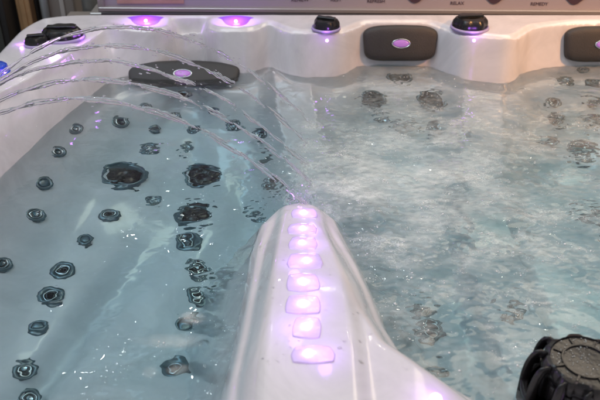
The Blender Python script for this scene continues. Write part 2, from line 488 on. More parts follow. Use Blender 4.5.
# ------------------------------------------------------------------ diverter knobs and their lamps
def knob(px, py, r, h, lobes=6, label=None, lens=True, flat=1.0):
    p = on_z(px, py, 0.125)
    hh = BV.ray_cast(Vector((p.x, p.y, 0.5)), Vector((0, 0, -1)))
    p = Vector((p.x, p.y, hh[0].z))
    base = None
    bm = bmesh.new()
    lathe(bm, [(r * 1.00, -0.002), (r * 1.02, h * 0.35), (r * 0.98, h * 0.62), (r * 0.84, h * 0.92), (r * 0.60, h), (r * 0.30, h * 0.9), (0.0005, h * 0.88)], 60,
          wob=lambda a, rr, z: 1 + (0.075 * math.cos(a * lobes) if rr > r * 0.7 else 0))
    o = from_bm("diverter_knob", bm, M_BLACK); o.data.set_sharp_from_angle(angle=math.radians(30))
    o.matrix_basis = Matrix.Translation(p + Vector((0, 0, 0.004))) @ Matrix.Scale(flat, 4, (0, 1, 0))
    adopt(o)
    if label: o["label"] = label
    bm = bmesh.new()
    box(bm, (0, 0, h * 1.02), (r * 1.5, r * 0.42, h * 0.34), h * 0.08)
    g = from_bm("grip", bm, M_BLACK); g.data.set_sharp_from_angle(angle=math.radians(30)); g.parent = o; g.matrix_basis = Matrix.Rotation(random.uniform(-0.4, 0.4), 4, 'Z')
    bm = bmesh.new()
    lathe(bm, [(r * 1.04, 0.0), (r * 1.08, 0.004), (r * 1.13, 0.004), (r * 1.17, -0.004)], 48)
    c = from_bm("glow_collar", bm, M_COLLAR); c.parent = o
    return p
def led(px, py, z=None, r=0.006, name="lamp", mat=None, sx=1.0):
    if z is None: p, n = surf(px, py)
    else: p, n = on_z(px, py, z), Vector((0, -0.3, 1))
    bm = bmesh.new()
    lathe(bm, [(r * 1.25 * sx, -0.002), (r * sx, r * 0.45), (r * 0.6 * sx, r * 0.75), (0.0005, r * 0.85)], 20)
    o = from_bm(name, bm, mat or M_LED); o.matrix_basis = frame(n, p + n * 0.001)
    adopt(o)
    return p, n
def plight(name, loc, power, color, r=0.01):
    l = bpy.data.lights.new(name, 'POINT'); l.energy = power; l.color = color; l.shadow_soft_size = r
    o = bpy.data.objects.new(name, l); col.objects.link(o); o.location = loc
    adopt(o)
    return o
VIO = (0.50, 0.15, 1.0)
kp = knob(326, 33, 0.041, 0.030, 5, "small dark diverter knob on the middle divider")
plight("lamp_glow", kp + Vector((0.0, -0.062, 0.012)), 0.045, VIO, 0.006)
led(327, 40.5, None, 0.0038, mat=M_LED)
kp = knob(469, 32, 0.054, 0.034, 6, "broad dark diverter knob beside the corner seat")
plight("lamp_glow", kp + Vector((0.0, -0.078, 0.012)), 0.045, VIO, 0.006)
led(474, 40.5, None, 0.0038)
kp = knob(38, 49, 0.034, 0.024, 5, "small dark knob on the left corner shelf", flat=1.0)
kp2 = knob(64, 42, 0.060, 0.030, 6, "wide dark knob on the left corner shelf", flat=0.9)
plight("lamp_glow", kp + Vector((-0.05, 0.0, 0.012)), 0.04, VIO, 0.006)
plight("lamp_glow", kp2 + Vector((-0.07, 0.02, 0.014)), 0.04, VIO, 0.006)
plight("lamp_glow", kp2 + Vector((0.075, -0.02, 0.012)), 0.04, VIO, 0.006)
p, n = led(55, 58, None, 0.011, sx=1.5)
plight("lamp_glow", p + n * 0.022, 0.035, VIO, 0.006)
# the two scallop lamps in the far rim
for (px, py, l) in ((146, 21.5, "violet lamp in the left rim scallop"), (236, 22, "violet lamp in the middle rim scallop")):
    p, n = surf(px, py)
    bm = bmesh.new()
    lathe(bm, [(1.0, -0.002), (0.95, 0.0015), (0.5, 0.003), (0.0005, 0.0035)], 36)
    for v in bm.verts: v.co = Vector((v.co.x * 0.085, v.co.y * 0.026, v.co.z))
    o = from_bm("scallop_lamp", bm, M_VIOLET); o.matrix_basis = frame(n, p + n * 0.001); adopt(o); o["label"] = l
    bm = bmesh.new()
    lathe(bm, [(0.006, 0.002), (0.005, 0.005), (0.0005, 0.006)], 16)
    q = from_bm("diode", bm, M_LED); q.matrix_basis = frame(n, p + n * 0.002); adopt(q, o)
    plight("lamp_glow", p + n * 0.035, 0.34, VIO, 0.012)

# ------------------------------------------------------------------ lit lens steps on the ridge
LENS = [(304, 214, 27, 9), (302, 230, 31, 10), (303, 244.5, 30, 12), (305, 262, 37, 15), (303, 283, 35, 18), (303, 305, 37, 20), (307, 328, 30, 23), (313, 355, 46, 19)]
for i, (px, py, wpx, hpx) in enumerate(LENS):
    p, n = surf(px, py)
    p0, _ = surf(px, py + hpx / 2); p1, _ = surf(px, py - hpx / 2)
    depth = (p - ORG).dot(FWD)
    w = wpx * K * depth; L = (p1 - p0).length
    L = min(L, 0.075)
    n = Vector((0, 0, 1)).lerp(n, 0.5).normalized()
    bm = bmesh.new()
    # softly domed rounded slab
    gx, gy = 28, 22
    V = {}
    for a in range(gx + 1):
        for b in range(gy + 1):
            u = -1 + 2 * a / gx; v = -1 + 2 * b / gy
            # squircle map
            x = u * math.sqrt(max(0, 1 - 0.30 * v * v)); y = v * math.sqrt(max(0, 1 - 0.30 * u * u))
            edge = max(abs(u), abs(v))
            z = 0.0016 * (1 - edge ** 3) + 0.0012 * math.sin(5 * x + i) * math.cos(4 * y) * (1 - edge)
            if edge > 0.999: z = -0.006
            V[a, b] = bm.verts.new((x * w / 2 * (1 - 0.08 * y) * (1 + 0.012 * math.sin(5 * y + i)), y * L / 2 * (1.0 + 0.02 * math.sin(4 * x + 2 * i)), z))
    for a in range(gx):
        for b in range(gy):
            bm.faces.new((V[a, b], V[a + 1, b], V[a + 1, b + 1], V[a, b + 1]))
    o = from_bm("light_lens", bm, M_LENS); o.matrix_basis = frame(n, p + n * 0.0022, random.uniform(-0.08, 0.08)); adopt(o)
    offx = -0.10 * w if i == 7 else random.uniform(-0.05, 0.08) * w
    bm = bmesh.new()
    lathe(bm, [(0.0062, 0.0), (0.0058, 0.002), (0.0035, 0.0036), (0.0004, 0.004)], 20)
    q = from_bm("diode", bm, M_LEDW); q.parent = o; q.matrix_basis = Matrix.Translation((offx, 0, 0.003))
    plight("lamp_glow", p + n * 0.030 + Vector((random.choice((-0.02, 0.02)), 0, 0)), 0.055, (0.44, 0.17, 1.0), 0.012)

# ------------------------------------------------------------------ near right: filter cap in its cage
cap = empty("filter_cap", (0.462, 0.878, -0.022))
tag(cap, "black ribbed filter cap with open side cage, wet with droplets, in the tub corner", "filter cap")
bm = bmesh.new()
R = 0.066
lathe(bm, [(R * 0.86, 0.0), (R * 0.86, 0.085), (R * 0.97, 0.092), (R * 1.0, 0.100), (R * 0.99, 0.110), (R * 0.92, 0.118),
           (R * 0.86, 0.1195), (R * 0.84, 0.116), (R * 0.60, 0.1155), (R * 0.585, 0.1185), (R * 0.54, 0.1185), (R * 0.525, 0.1155), (R * 0.3, 0.1158), (0.0005, 0.1162)], 120,
      wob=lambda a, r, z: 1 + (0.04 * max(-1, min(1, 2.5 * math.cos(a * 8))) if r > R * 0.9 else 0))
kt = from_bm("knob_top", bm, M_BLACK, cap); kt.data.set_sharp_from_angle(angle=math.radians(32))
bm = bmesh.new()
for k in range(14):
    a = 2 * PI * k / 14
    box(bm, (R * 0.88 * math.cos(a), R * 0.88 * math.sin(a), 0.044), (0.014, 0.011, 0.084), 0.003, Matrix.Rotation(a, 3, 'Z'))
from_bm("rib_ring", bm, M_BLACK, cap, smooth=False)
for ang in (128, 160, 192, 224, 256):
    a = math.radians(ang)
    pts = []
    for s in range(15):
        t = s / 14
        rr = R * 0.95 + 0.024 * math.sin(min(1, t * 1.5) * PI / 2)
        zz = 0.108 + 0.006 * math.sin(t * PI) - 0.118 * max(0, (t - 0.18) / 0.82) ** 1.3
        pts.append(Vector((rr * math.cos(a), rr * math.sin(a), zz)))
    bm = bmesh.new(); tube(bm, pts, (0.0085, 0.0042), 12)
    from_bm("cage_bar", bm, M_BLACK, cap)
for zz in (0.045, -0.008):
    bm = bmesh.new()
    rr = R * 0.95 + 0.024
    lathe(bm, [(rr - 0.006, zz - 0.004), (rr + 0.006, zz - 0.004), (rr + 0.006, zz + 0.004), (rr - 0.006, zz + 0.004), (rr - 0.006, zz - 0.004)], 64)
    from_bm("cage_ring", bm, M_BLACK, cap)
bm = bmesh.new()
lathe(bm, [(0.009, 0), (0.008, 0.003), (0.0005, 0.005)], 18)
o = from_bm("lamp", bm, M_LED, cap); o.matrix_basis = Matrix.Translation((0.015, -R * 1.02, 0.05)) @ Matrix.Rotation(PI / 2, 4, 'X')
# wet droplets on the cap
bm = bmesh.new()
for k in range(170):
    a = random.uniform(0, 2 * PI); rr = R * 0.92 * math.sqrt(random.random()); s = random.uniform(0.0006, 0.0017)
    r = bmesh.ops.create_icosphere(bm, subdivisions=1, radius=s)
    for v in r["verts"]: v.co = Vector((v.co.x, v.co.y, v.co.z * 0.7)) + Vector((rr * math.cos(a), rr * math.sin(a), 0.1175))
M_DROP = principled("water_drop", (1.0, 1.0, 1.0), 0.02, spec=0.8)
M_DROP.node_tree.nodes["Principled BSDF"].inputs["Transmission Weight"].default_value = 1.0
M_DROP.node_tree.nodes["Principled BSDF"].inputs["IOR"].default_value = 1.33
tag(from_bm("droplets", bm, M_DROP, cap), kind="stuff")
for k in range(8):
    a = 2 * PI * k / 8 + 0.2
    bm = bmesh.new(); box(bm, (R * 0.70 * math.cos(a), R * 0.70 * math.sin(a), 0.1165), (R * 0.22, 0.0045, 0.004), 0.001, Matrix.Rotation(a, 3, 'Z'))
    from_bm("top_rib", bm, M_BLACK, cap, smooth=False)
gl = bpy.data.lights.new("cap_glow", 'POINT'); gl.energy = 0.12; gl.color = VIO; gl.shadow_soft_size = 0.01
o = bpy.data.objects.new("cap_glow", gl); col.objects.link(o); o.parent = cap; o.location = (0.015, -R - 0.03, 0.055)

plight("lamp_glow", Vector((0.0, 1.505, 0.045)), 0.05, VIO, 0.008)
# water beads lying on the ridge and the rim
bm = bmesh.new()
nd = 0
while nd < 620:
    if nd < 380: x_, y_ = random.uniform(-0.12, 0.30), random.uniform(0.86, 1.48)
    else: x_, y_ = random.uniform(-0.9, 1.1), random.uniform(1.7, 2.5)
    h_ = BV.ray_cast(Vector((x_, y_, 0.6)), Vector((0, 0, -1)))
    if h_[0] is None or h_[0].z < 0.012: 
        if nd >= 380 and random.random() < 0.002: nd += 1
        continue
    nn = h_[1] if h_[1].z > 0 else -h_[1]
    r_ = math.exp(random.gauss(math.log(0.0011), 0.4))
    q_ = bmesh.ops.create_icosphere(bm, subdivisions=2, radius=r_)
    M_ = frame(nn, h_[0])
    sx_ = random.uniform(0.9, 1.5)
    for v in q_["verts"]: v.co = M_ @ Vector((v.co.x * sx_, v.co.y, v.co.z * 0.55))
    nd += 1
ob = from_bm("droplets", bm, M_DROP); adopt(ob); tag(ob, kind="stuff")
# lamp on the near deck
p, n = surf(432, 397)
plight("lamp_glow", p + n * 0.025 + Vector((0, -0.01, 0)), 0.06, VIO, 0.008)
led(436, 399, None, 0.008)

# ------------------------------------------------------------------ stream nozzles and water streams
M_STREAM, nt, out = new_mat("stream_water")
pb = nt.nodes.new("ShaderNodeBsdfPrincipled")
pb.inputs["Base Color"].default_value = (1.0, 0.98, 1.0, 1); pb.inputs["Roughness"].default_value = 0.02
pb.inputs["Transmission Weight"].default_value = 0.90; pb.inputs["IOR"].default_value = 1.33
nt.links.new(pb.outputs[0], out.inputs["Surface"])
STREAMS = [(1.93, 0.004, "rearmost arc of clear water, passing just below the two violet rim lamps", -0.02), (1.80, 0.0, "second arc of water from the back, crossing the long headrest lamp", 0.0),
           (1.695, 0.0, "middle one of the five arcs of water", 0.008), (1.58, 0.0, "second nearest arc of water, falling just behind the lit ridge", -0.008), (1.475, 0.0, "nearest arc of clear water, landing right on the tip of the lit ridge", -0.012)]
LAND = []
for k, (y0, dz, lab, lx) in enumerate(STREAMS):
    A = 1.08 + 0.02 * math.sin(k * 2.1)
    xa = -0.485 + 0.01 * math.cos(k * 1.7)
    za = 0.286 + dz
    def path(x): return Vector((x, y0 + 0.02 * (x + 0.5) * (1 if k % 2 else -1), za - A * (x - xa) ** 2))
    x0 = xa - math.sqrt((za - 0.135) / A)
    x1 = min(xa + math.sqrt((za - 0.005) / A), lx + 0.05)
    pn = path(x0)
    bm = bmesh.new()
    lathe(bm, [(0.016, -0.004), (0.016, 0.006), (0.011, 0.010), (0.006, 0.008), (0.0005, 0.006)], 24)
    o = from_bm("stream_nozzle", bm, M_CHROME); o.matrix_basis = Matrix.Translation(pn - Vector((0.005, 0, 0.006))) @ Matrix.Rotation(math.radians(40), 4, 'Y'); adopt(o)
    plight("lamp_glow", pn + Vector((0.035, 0, 0.02)), 0.05, VIO, 0.006)
    bm = bmesh.new()
    nseg = 150
    breaks = 0.60 + 0.05 * random.random()
    strands = 2
    for s in range(strands):
        ph = random.uniform(0, 6); run = []
        x = x0; last = None
        def flush(run):
            m = len(run)
            if m >= 4:
                rad = []
                for i, (pt, r) in enumerate(run):
                    e = min(1, (i + 0.15) / 3.0, (m - 1 - i + 0.15) / 3.0) if (broken or i > m - 4) else min(1, (m - 1 - i + 0.15) / 3.0)
                    rad.append(max(0.0002, r * e))
                tube(bm, [q[0] for q in run], rad, 8)
        broken = False
        gap = 0; seglen = 0
        for i in range(nseg + 1):
            t = i / nseg
            x = x0 + (x1 - x0) * t
            tw = 22 * t + ph + s * PI
            spread = 0.0024 + 0.0014 * t + 0.003 * max(0, t - 0.6)
            pt = path(x) + Vector((0.0, math.cos(tw) * spread * 1.4, math.sin(tw) * spread))
            pt += Vector((0, 0.0006 * math.sin(55 * t + k) + random.gauss(0, 0.0002 + 0.0008 * t), 0.0007 * math.sin(61 * t + 2 * k) + random.gauss(0, 0.0002 + 0.0007 * t)))
            r = 0.0034 + 0.0008 * math.sin(38 * t + ph) + 0.0004 * math.sin(90 * t + 2 * ph) + random.gauss(0, 0.0002 + 0.0004 * t)
            if t > breaks:
                r *= 1 + 0.10 * (t - breaks) / (1 - breaks)
                if gap > 0:
                    gap -= 1; continue
                seglen += 1
                if seglen > random.randint(7, 18) and random.random() < 0.5:
                    run.append((pt, r)); flush(run); run = []; broken = True
                    gap = random.randint(1, 2); seglen = 0
                    continue
            run.append((pt, r))
        flush(run)
    # loose drops riding along the last stretch
    for q in range(70):
        t = random.uniform(0.35, 1.0)
        pt = path(x0 + (x1 - x0) * t) + Vector((random.gauss(0, 0.004), random.gauss(0, 0.006 + 0.006 * t), random.gauss(0, 0.004 + 0.005 * t)))
        rr = bmesh.ops.create_icosphere(bm, subdivisions=2, radius=random.uniform(0.0007, 0.0020))
        d = (path(x0 + (x1 - x0) * t + 0.01) - path(x0 + (x1 - x0) * t)).normalized()
        for v in rr["verts"]: v.co = v.co + d * v.co.dot(d) * 1.2 + pt
    st = from_bm("water_stream", bm, M_STREAM)
    tag(st, lab, "water stream", "streams of water arching across the tub")
    pe = path(x1); LAND.append((pe.x, pe.y))

# ------------------------------------------------------------------ water
def field(nx, ny, dx, lam0, lam1, seed, aniso=1.0, ang=0.0):
    """Band-limited random waves, unit rms, wavelengths lam0..lam1 metres."""
    g = np.random.default_rng(seed)
    w = g.standard_normal((ny, nx))
    F = np.fft.fft2(w)
    fx = np.fft.fftfreq(nx, dx)[None, :]; fy = np.fft.fftfreq(ny, dx)[:, None]
    ca, sa = math.cos(ang), math.sin(ang)
    u = (fx * ca + fy * sa) * aniso; v = (-fx * sa + fy * ca)
    f = np.sqrt(u * u + v * v) + 1e-9
    a = np.exp(-((np.log(f * math.sqrt(lam0 * lam1))) / (0.5 * math.log(lam1 / lam0))) ** 2)
    o = np.real(np.fft.ifft2(F * a))
    return o / o.std()
WX0, WX1, WY0, WY1, dx = -0.93, 1.43, 0.62, 2.50, 0.0027
wxs = np.arange(WX0, WX1, dx); wys = np.arange(WY0, WY1, dx)
WX, WY = np.meshgrid(wxs, wys)
nx, ny = len(wxs), len(wys)
act = 0.15 + 0.85 * smooth(-0.42, 0.10, WX + 0.06 * field(nx, ny, dx, 0.2, 0.6, 5))
act *= 1 - 0.35 * smooth(1.35, 0.9, WY) * smooth(0.0, 0.2, WX) 
act = np.maximum(act, 0.62 * np.exp(-((WX + 0.26) / 0.13) ** 2) * smooth(2.3, 1.3, WY))
patch = 0.35 + 0.75 * smooth(-0.6, 1.2, field(nx, ny, dx, 0.10, 0.35, 6))
H = 0.0010 * field(nx, ny, dx, 0.12, 0.40, 1) * (0.5 + 0.8 * act)
H += 0.00075 * field(nx, ny, dx, 0.05, 0.12, 2, 1.15, 0.15) * (0.18 + act * patch)
H += 0.00068 * field(nx, ny, dx, 0.022, 0.05, 3, 1.35, -0.1) * (0.05 + act * patch)
H += 0.00030 * field(nx, ny, dx, 0.010, 0.02, 4, 1.6, 0.1) * (0.06 + act * patch ** 2)
for (lx, ly) in LAND:
    r = np.hypot(WX - lx, WY - ly)
    H += 0.0016 * np.cos(r * 2 * PI / 0.026) * np.exp(-r / 0.035)
    H += 0.0020 * np.exp(-(r / 0.02) ** 2) * field(nx, ny, dx, 0.008, 0.02, int(1000 * ly))
r = np.hypot((WX - 0.0) / 1.25, WY - 1.52)
H += np.maximum(0, 0.007 + 0.0025 * field(nx, ny, dx, 0.008, 0.03, 77)) * np.exp(-((r - 0.024) / 0.006) ** 2)
H += 0.0013 * field(nx, ny, dx, 0.008, 0.022, 78) * np.exp(-(r / 0.06) ** 2)
# wave strength dies where the rim and ridge stand above water
water_me = grid_mesh("water", WX, WY, H)
# closed body: sides and bottom
nV = nx * ny
idx = np.arange(nV).reshape(ny, nx)
loop = np.concatenate([idx[0, :-1], idx[:-1, -1], idx[-1, :0:-1], idx[:0:-1, 0]])
co = np.stack([WX, WY, H], -1).reshape(-1, 3)
base = co[loop].copy(); base[:, 2] = -0.70
allco = np.vstack([co, base])
q = np.stack([idx[:-1, :-1], idx[:-1, 1:], idx[1:, 1:], idx[1:, :-1]], -1).reshape(-1, 4)
m = len(loop); i0 = np.arange(m); i1 = (i0 + 1) % m
sq = np.stack([loop[i0], nV + i0, nV + i1, loop[i1]], -1)
bpy.data.meshes.remove(water_me)
q = np.vstack([q, sq])
me = bpy.data.meshes.new("water")
tot = q.size + m
me.vertices.add(len(allco)); me.vertices.foreach_set("co", allco.astype(np.float32).ravel())
li = np.concatenate([q.ravel(), (nV + np.arange(m))[::-1]]).astype(np.int32)
me.loops.add(tot); me.loops.foreach_set("vertex_index", li)
me.polygons.add(len(q) + 1)
me.polygons.foreach_set("loop_start", np.concatenate([np.arange(0, q.size, 4), [q.size]]).astype(np.int32))
me.polygons.foreach_set("loop_total", np.concatenate([np.full(len(q), 4), [m]]).astype(np.int32))
me.update(calc_edges=True)
# aeration amount per vertex
cl = field(nx, ny, dx, 0.08, 0.40, 21, 1.3, -0.1)
cl2 = field(nx, ny, dx, 0.012, 0.05, 22, 1.8)
aer = smooth(-0.10, 0.30, WX) * (0.39 + 0.11 * cl) + 0.50 * np.exp(-(((WX - 0.20) / 0.20) ** 2 + ((WY - 1.62) / 0.16) ** 2))
aer *= 1 - 0.5 * smooth(1.35, 0.95, WY)
aer *= 1 - 0.62 * smooth(1.85, 2.15, WY)
aer *= 1 - 0.35 * smooth(0.45, 0.75, WX)
for (px_, py_, rx_, ry_, a_) in ((172, 341, 0.055, 0.018, 0.30), (192, 318, 0.022, 0.018, 0.35), (178, 369, 0.018, 0.012, 0.3), (150, 372, 0.012, 0.012, 0.2)):
    q_ = on_z(px_, py_)
    aer += a_ * np.exp(-(((WX - q_.x) / rx_) ** 2 + ((WY - q_.y) / ry_) ** 2) ** 2)
aer = aer + 0.06 * cl2 * smooth(0, 0.3, aer)
for (lx, ly) in LAND: aer += 0.35 * np.exp(-((WX - lx) ** 2 + (WY - ly) ** 2) / 0.03 ** 2)
aer = np.clip(aer, 0, 0.85)
at = me.attributes.new("aeration", 'FLOAT', 'POINT')
at.data.foreach_set("value", np.concatenate([aer.ravel(), np.zeros(m)]).astype(np.float32))

M_WATER, nt, out = new_mat("spa_water")
gl = nt.nodes.new("ShaderNodeBsdfPrincipled")
gl.inputs["Base Color"].default_value = (1, 1, 1, 1); gl.inputs["Roughness"].default_value = 0.0
gl.inputs["IOR"].default_value = 1.33; gl.inputs["Transmission Weight"].default_value = 1.0
tc = nt.nodes.new("ShaderNodeTexCoord")
att = nt.nodes.new("ShaderNodeAttribute"); att.attribute_name = "aeration"
df = nt.nodes.new("ShaderNodeBsdfPrincipled")
df.inputs["Base Color"].default_value = (0.66, 0.68, 0.645, 1); df.inputs["Roughness"].default_value = 0.08
df.inputs["IOR"].default_value = 1.33
nz = N(nt, "ShaderNodeTexNoise", Scale=40.0, Detail=9.0, Roughness=0.72)
mpn = N(nt, "ShaderNodeMapping"); mpn.inputs["Scale"].default_value = (0.75, 1.25, 1)
nt.links.new(tc.outputs["Object"], mpn.inputs["Vector"]); nt.links.new(mpn.outputs[0], nz.inputs["Vector"])
mr = N(nt, "ShaderNodeMapRange"); mr.inputs[1].default_value = 0.36; mr.inputs[2].default_value = 0.64; mr.inputs[3].default_value = 0.72; mr.inputs[4].default_value = 1.25
nt.links.new(nz.outputs["Fac"], mr.inputs[0])
mu = nt.nodes.new("ShaderNodeMath"); mu.operation = 'MULTIPLY'; mu.use_clamp = True
nt.links.new(att.outputs["Fac"], mu.inputs[0]); nt.links.new(mr.outputs[0], mu.inputs[1])
def ramp(sock, a, b, lo=0.0, hi=1.0):
    r_ = N(nt, "ShaderNodeMapRange"); r_.interpolation_type = 'SMOOTHSTEP'
    for k_, v_ in enumerate((a, b, lo, hi)): r_.inputs[k_ + 1].default_value = v_
    nt.links.new(sock, r_.inputs[0]); return r_.outputs[0]
def math2(op, a, b, clamp=False):
    m_ = nt.nodes.new("ShaderNodeMath"); m_.operation = op; m_.use_clamp = clamp
    for k_, v_ in enumerate((a, b)):
        if isinstance(v_, float): m_.inputs[k_].default_value = v_
        else: nt.links.new(v_, m_.inputs[k_])
    return m_.outputs[0]
fineN = N(nt, "ShaderNodeTexNoise", Scale=230.0, Detail=2.0, Roughness=0.6); nt.links.new(tc.outputs["Object"], fineN.inputs["Vector"])
clN = N(nt, "ShaderNodeTexNoise", Scale=7.0, Detail=8.0, Roughness=0.68, Distortion=0.6); nt.links.new(mpn.outputs[0], clN.inputs["Vector"])
speck = math2('MULTIPLY', ramp(fineN.outputs["Fac"], 0.50, 0.60), ramp(clN.outputs["Fac"], 0.48, 0.68))
speck = math2('MULTIPLY', speck, ramp(att.outputs["Fac"], 0.15, 0.50, 0.0, 0.42))
base_f = math2('MULTIPLY', math2('MULTIPLY', mu.outputs[0], ramp(clN.outputs["Fac"], 0.36, 0.62, 0.8, 1.22)), 0.84)
tot_f = math2('ADD', base_f, speck, True)
bmp = N(nt, "ShaderNodeBump", Strength=0.3, Distance=0.0015)
nt.links.new(math2('MULTIPLY', fineN.outputs["Fac"], ramp(att.outputs["Fac"], 0.05, 0.4)), bmp.inputs["Height"])
nt.links.new(bmp.outputs["Normal"], df.inputs["Normal"])
mxs = nt.nodes.new("ShaderNodeMixShader")
nt.links.new(tot_f, mxs.inputs[0]); nt.links.new(gl.outputs[0], mxs.inputs[1]); nt.links.new(df.outputs[0], mxs.inputs[2])
nt.links.new(mxs.outputs[0], out.inputs["Surface"])
va = N(nt, "ShaderNodeVolumeAbsorption"); va.inputs["Color"].default_value = (0.10, 0.83, 0.97, 1); va.inputs["Density"].default_value = 0.88
nt.links.new(va.outputs[0], out.inputs["Volume"])
wo = link("water", me, M_WATER)
tag(wo, kind="structure")

# foam beads floating over the aerated half
def beads():
    g = np.random.default_rng(3)
    n = 110000
    bx = g.uniform(-0.35, 1.2, n); by = g.uniform(0.85, 2.3, n)
    ix = ((bx - WX0) / dx).astype(int); iy = ((by - WY0) / dx).astype(int)
    cf = np.clip(field(nx, ny, dx, 0.025, 0.10, 31, 2.2), -1.5, 3)
    pr = np.clip(aer[iy, ix] * (-0.22 + 0.62 * cf[iy, ix]), 0.0, 1) * 1.1
    keep = g.random(n) < pr
    hz = shell_z(bx[keep], by[keep])[0]
    bx, by, ix, iy = bx[keep], by[keep], ix[keep], iy[keep]
    ok = hz < -0.002
    bx, by, ix, iy = bx[ok], by[ok], ix[ok], iy[ok]
    # clear-water clusters on the left
    r = np.exp(g.normal(math.log(0.0009), 0.35, len(bx)))
    bmt = bmesh.new(); bmesh.ops.create_icosphere(bmt, subdivisions=2, radius=1)
    tv = np.array([v.co[:] for v in bmt.verts]); tf = np.array([[v.index for v in f.verts] for f in bmt.faces]); bmt.free()
    c = np.stack([bx, by, H[iy, ix] + r * 0.2], -1)
    co = (tv[None] * r[:, None, None] * np.array([1, 1, 0.8]) + c[:, None]).reshape(-1, 3)
    f = (tf[None] + (np.arange(len(bx)) * len(tv))[:, None, None]).reshape(-1, 3)
    return raw_mesh("foam", co, f), len(bx)
fm, nb = beads()
print("beads", nb)
M_FOAM = principled("foam_bead", (0.80, 0.78, 0.76), 0.08, spec=0.6)
tag(link("foam", fm, M_FOAM), "fine white bubbles floating over the churned right half of the water", "foam", kind="stuff")

# splash where the streams land
bm = bmesh.new()
for (lx, ly) in LAND + [(0.0, 1.50), (0.01, 1.505), (-0.02, 1.51)]:
    for k in range(40 if ly < 1.6 else 16):
        a = random.uniform(0, 2 * PI); rr = abs(random.gauss(0.014, 0.018)); z = abs(random.gauss(0.004, 0.016)) + 0.002
        r = bmesh.ops.create_icosphere(bm, subdivisions=2, radius=random.uniform(0.0007, 0.0022))
        for v in r["verts"]: v.co += Vector((lx + rr * math.cos(a), ly + rr * math.sin(a), z))
tag(from_bm("splash_drops", bm, M_STREAM), "clear drops splashing up at the tip of the lit ridge", "splash", kind="stuff")

# ------------------------------------------------------------------ blue cap at the left rim
bc = empty("blue_cap", (on_z(-1, 72, 0.14)))
tag(bc, "blue rounded plastic cap on the left rim of the tub", "cap")
M_BLUE = principled("blue_plastic", (0.01, 0.06, 0.45), 0.3, coat=0.3, var=0.2, vscale=30)
bm = bmesh.new()
lathe(bm, [(0.026, -0.004), (0.027, 0.012), (0.025, 0.022), (0.018, 0.027), (0.0005, 0.028)], 40, wob=lambda a, r, z: 1 + (0.04 * math.cos(a * 10) if r > 0.02 else 0))
from_bm("dome", bm, M_BLUE, bc)
bm = bmesh.new(); lathe(bm, [(0.031, -0.006), (0.032, 0.0), (0.029, 0.004), (0.026, 0.004)], 40)
from_bm("collar", bm, M_BLUE, bc)

# ------------------------------------------------------------------ behind the tub
M_BOARD = principled("panel_grey", (0.40, 0.36, 0.40), 0.35, coat=0.2, var=0.06, vscale=3)
M_FRAME = principled("frame_aluminium", (0.50, 0.46, 0.44), 0.3, metal=0.6, bump=0.1)
M_DARKT = principled("panel_ink", (0.07, 0.04, 0.06), 0.5)
M_TAN = principled("picture_tan", (0.50, 0.30, 0.24), 0.4, var=0.35, vscale=14)
M_DARKBAR = principled("dark_bar", (0.06, 0.055, 0.06), 0.5)
brd = empty("display_board", (0.40, 2.66, -0.80))
tag(brd, "long grey printed display board in an aluminium frame behind the far rim", "display board")
def bpart(name, c, s, mat, bev=0.002, par=brd, base=(0.40, 2.66, -0.80), rot=None):
    bm = bmesh.new(); box(bm, (0, 0, 0), s, bev)
    o = from_bm(name, bm, mat, par, smooth=False)
    o.location = Vector(c) - Vector(base)
    if rot: o.rotation_euler = rot
    return o
BY = 2.66
xl = on_y(102, 6, BY).x; xr = 1.5
def bz(px, row): return on_y(px, row, BY).z
zl, zr = bz(110, 9.5), bz(600, 13.0)
sl = math.atan2(zr - zl, on_y(600, 12, BY).x - on_y(110, 9, BY).x)
cx = (xl + xr) / 2
def zline(x, off): return zl + (x - on_y(110, 9, BY).x) * math.tan(sl) + off
bpart("panel", (cx, BY + 0.01, zline(cx, 0.28)), (xr - xl, 0.012, 0.54), M_BOARD, rot=(0, -sl, 0))
bpart("lower_frame", (cx, BY - 0.004, zline(cx, 0.006)), (xr - xl + 0.02, 0.034, 0.016), M_FRAME, 0.004, rot=(0, -sl, 0))
bpart("dark_strip", (cx, BY - 0.012, zline(cx, -0.009)), (xr - xl, 0.03, 0.012), M_DARKBAR, 0.002, rot=(0, -sl, 0))  # dark strip along the underside of the lower frame
bpart("side_frame", (xl, BY - 0.002, zline(xl, 0.27)), (0.022, 0.034, 0.55), M_FRAME, 0.004)
bpart("support", (cx - 0.3, BY + 0.03, -0.33), (0.06, 0.04, 0.94), M_DARKBAR, 0.004)
bpart("support", (cx + 0.6, BY + 0.03, -0.33), (0.06, 0.04, 0.94), M_DARKBAR, 0.004)
x0 = on_y(117, 2, BY).x; x1 = on_y(184, 2, BY).x
bpart("picture", ((x0 + x1) / 2, BY + 0.002, bz(150, 3.6) + 0.11), (x1 - x0, 0.006, 0.22), M_TAN, 0.001)
def diamond(px, row, w):
    bm = bmesh.new()
    vs = [bm.verts.new(v) for v in ((-w, 0, w * 0.75), (-w * 0.25, 0, 0.004), (0, 0, 0), (w * 0.25, 0, 0.004), (w, 0, w * 0.75), (0, 0, w * 1.5))]
    f = bm.faces.new(vs)
    r = bmesh.ops.extrude_face_region(bm, geom=[f])
    for v in [g for g in r["geom"] if isinstance(g, bmesh.types.BMVert)]: v.co.y -= 0.002
    o = from_bm("printed_diamond", bm, M_DARKT, brd, smooth=False)
    o.location = on_y(px, row, BY + 0.002) - Vector((0.40, 2.66, -0.80))
for (px, row) in ((415, 3.0), (494, 3.8), (574, 4.6)): diamond(px, row, 0.052)
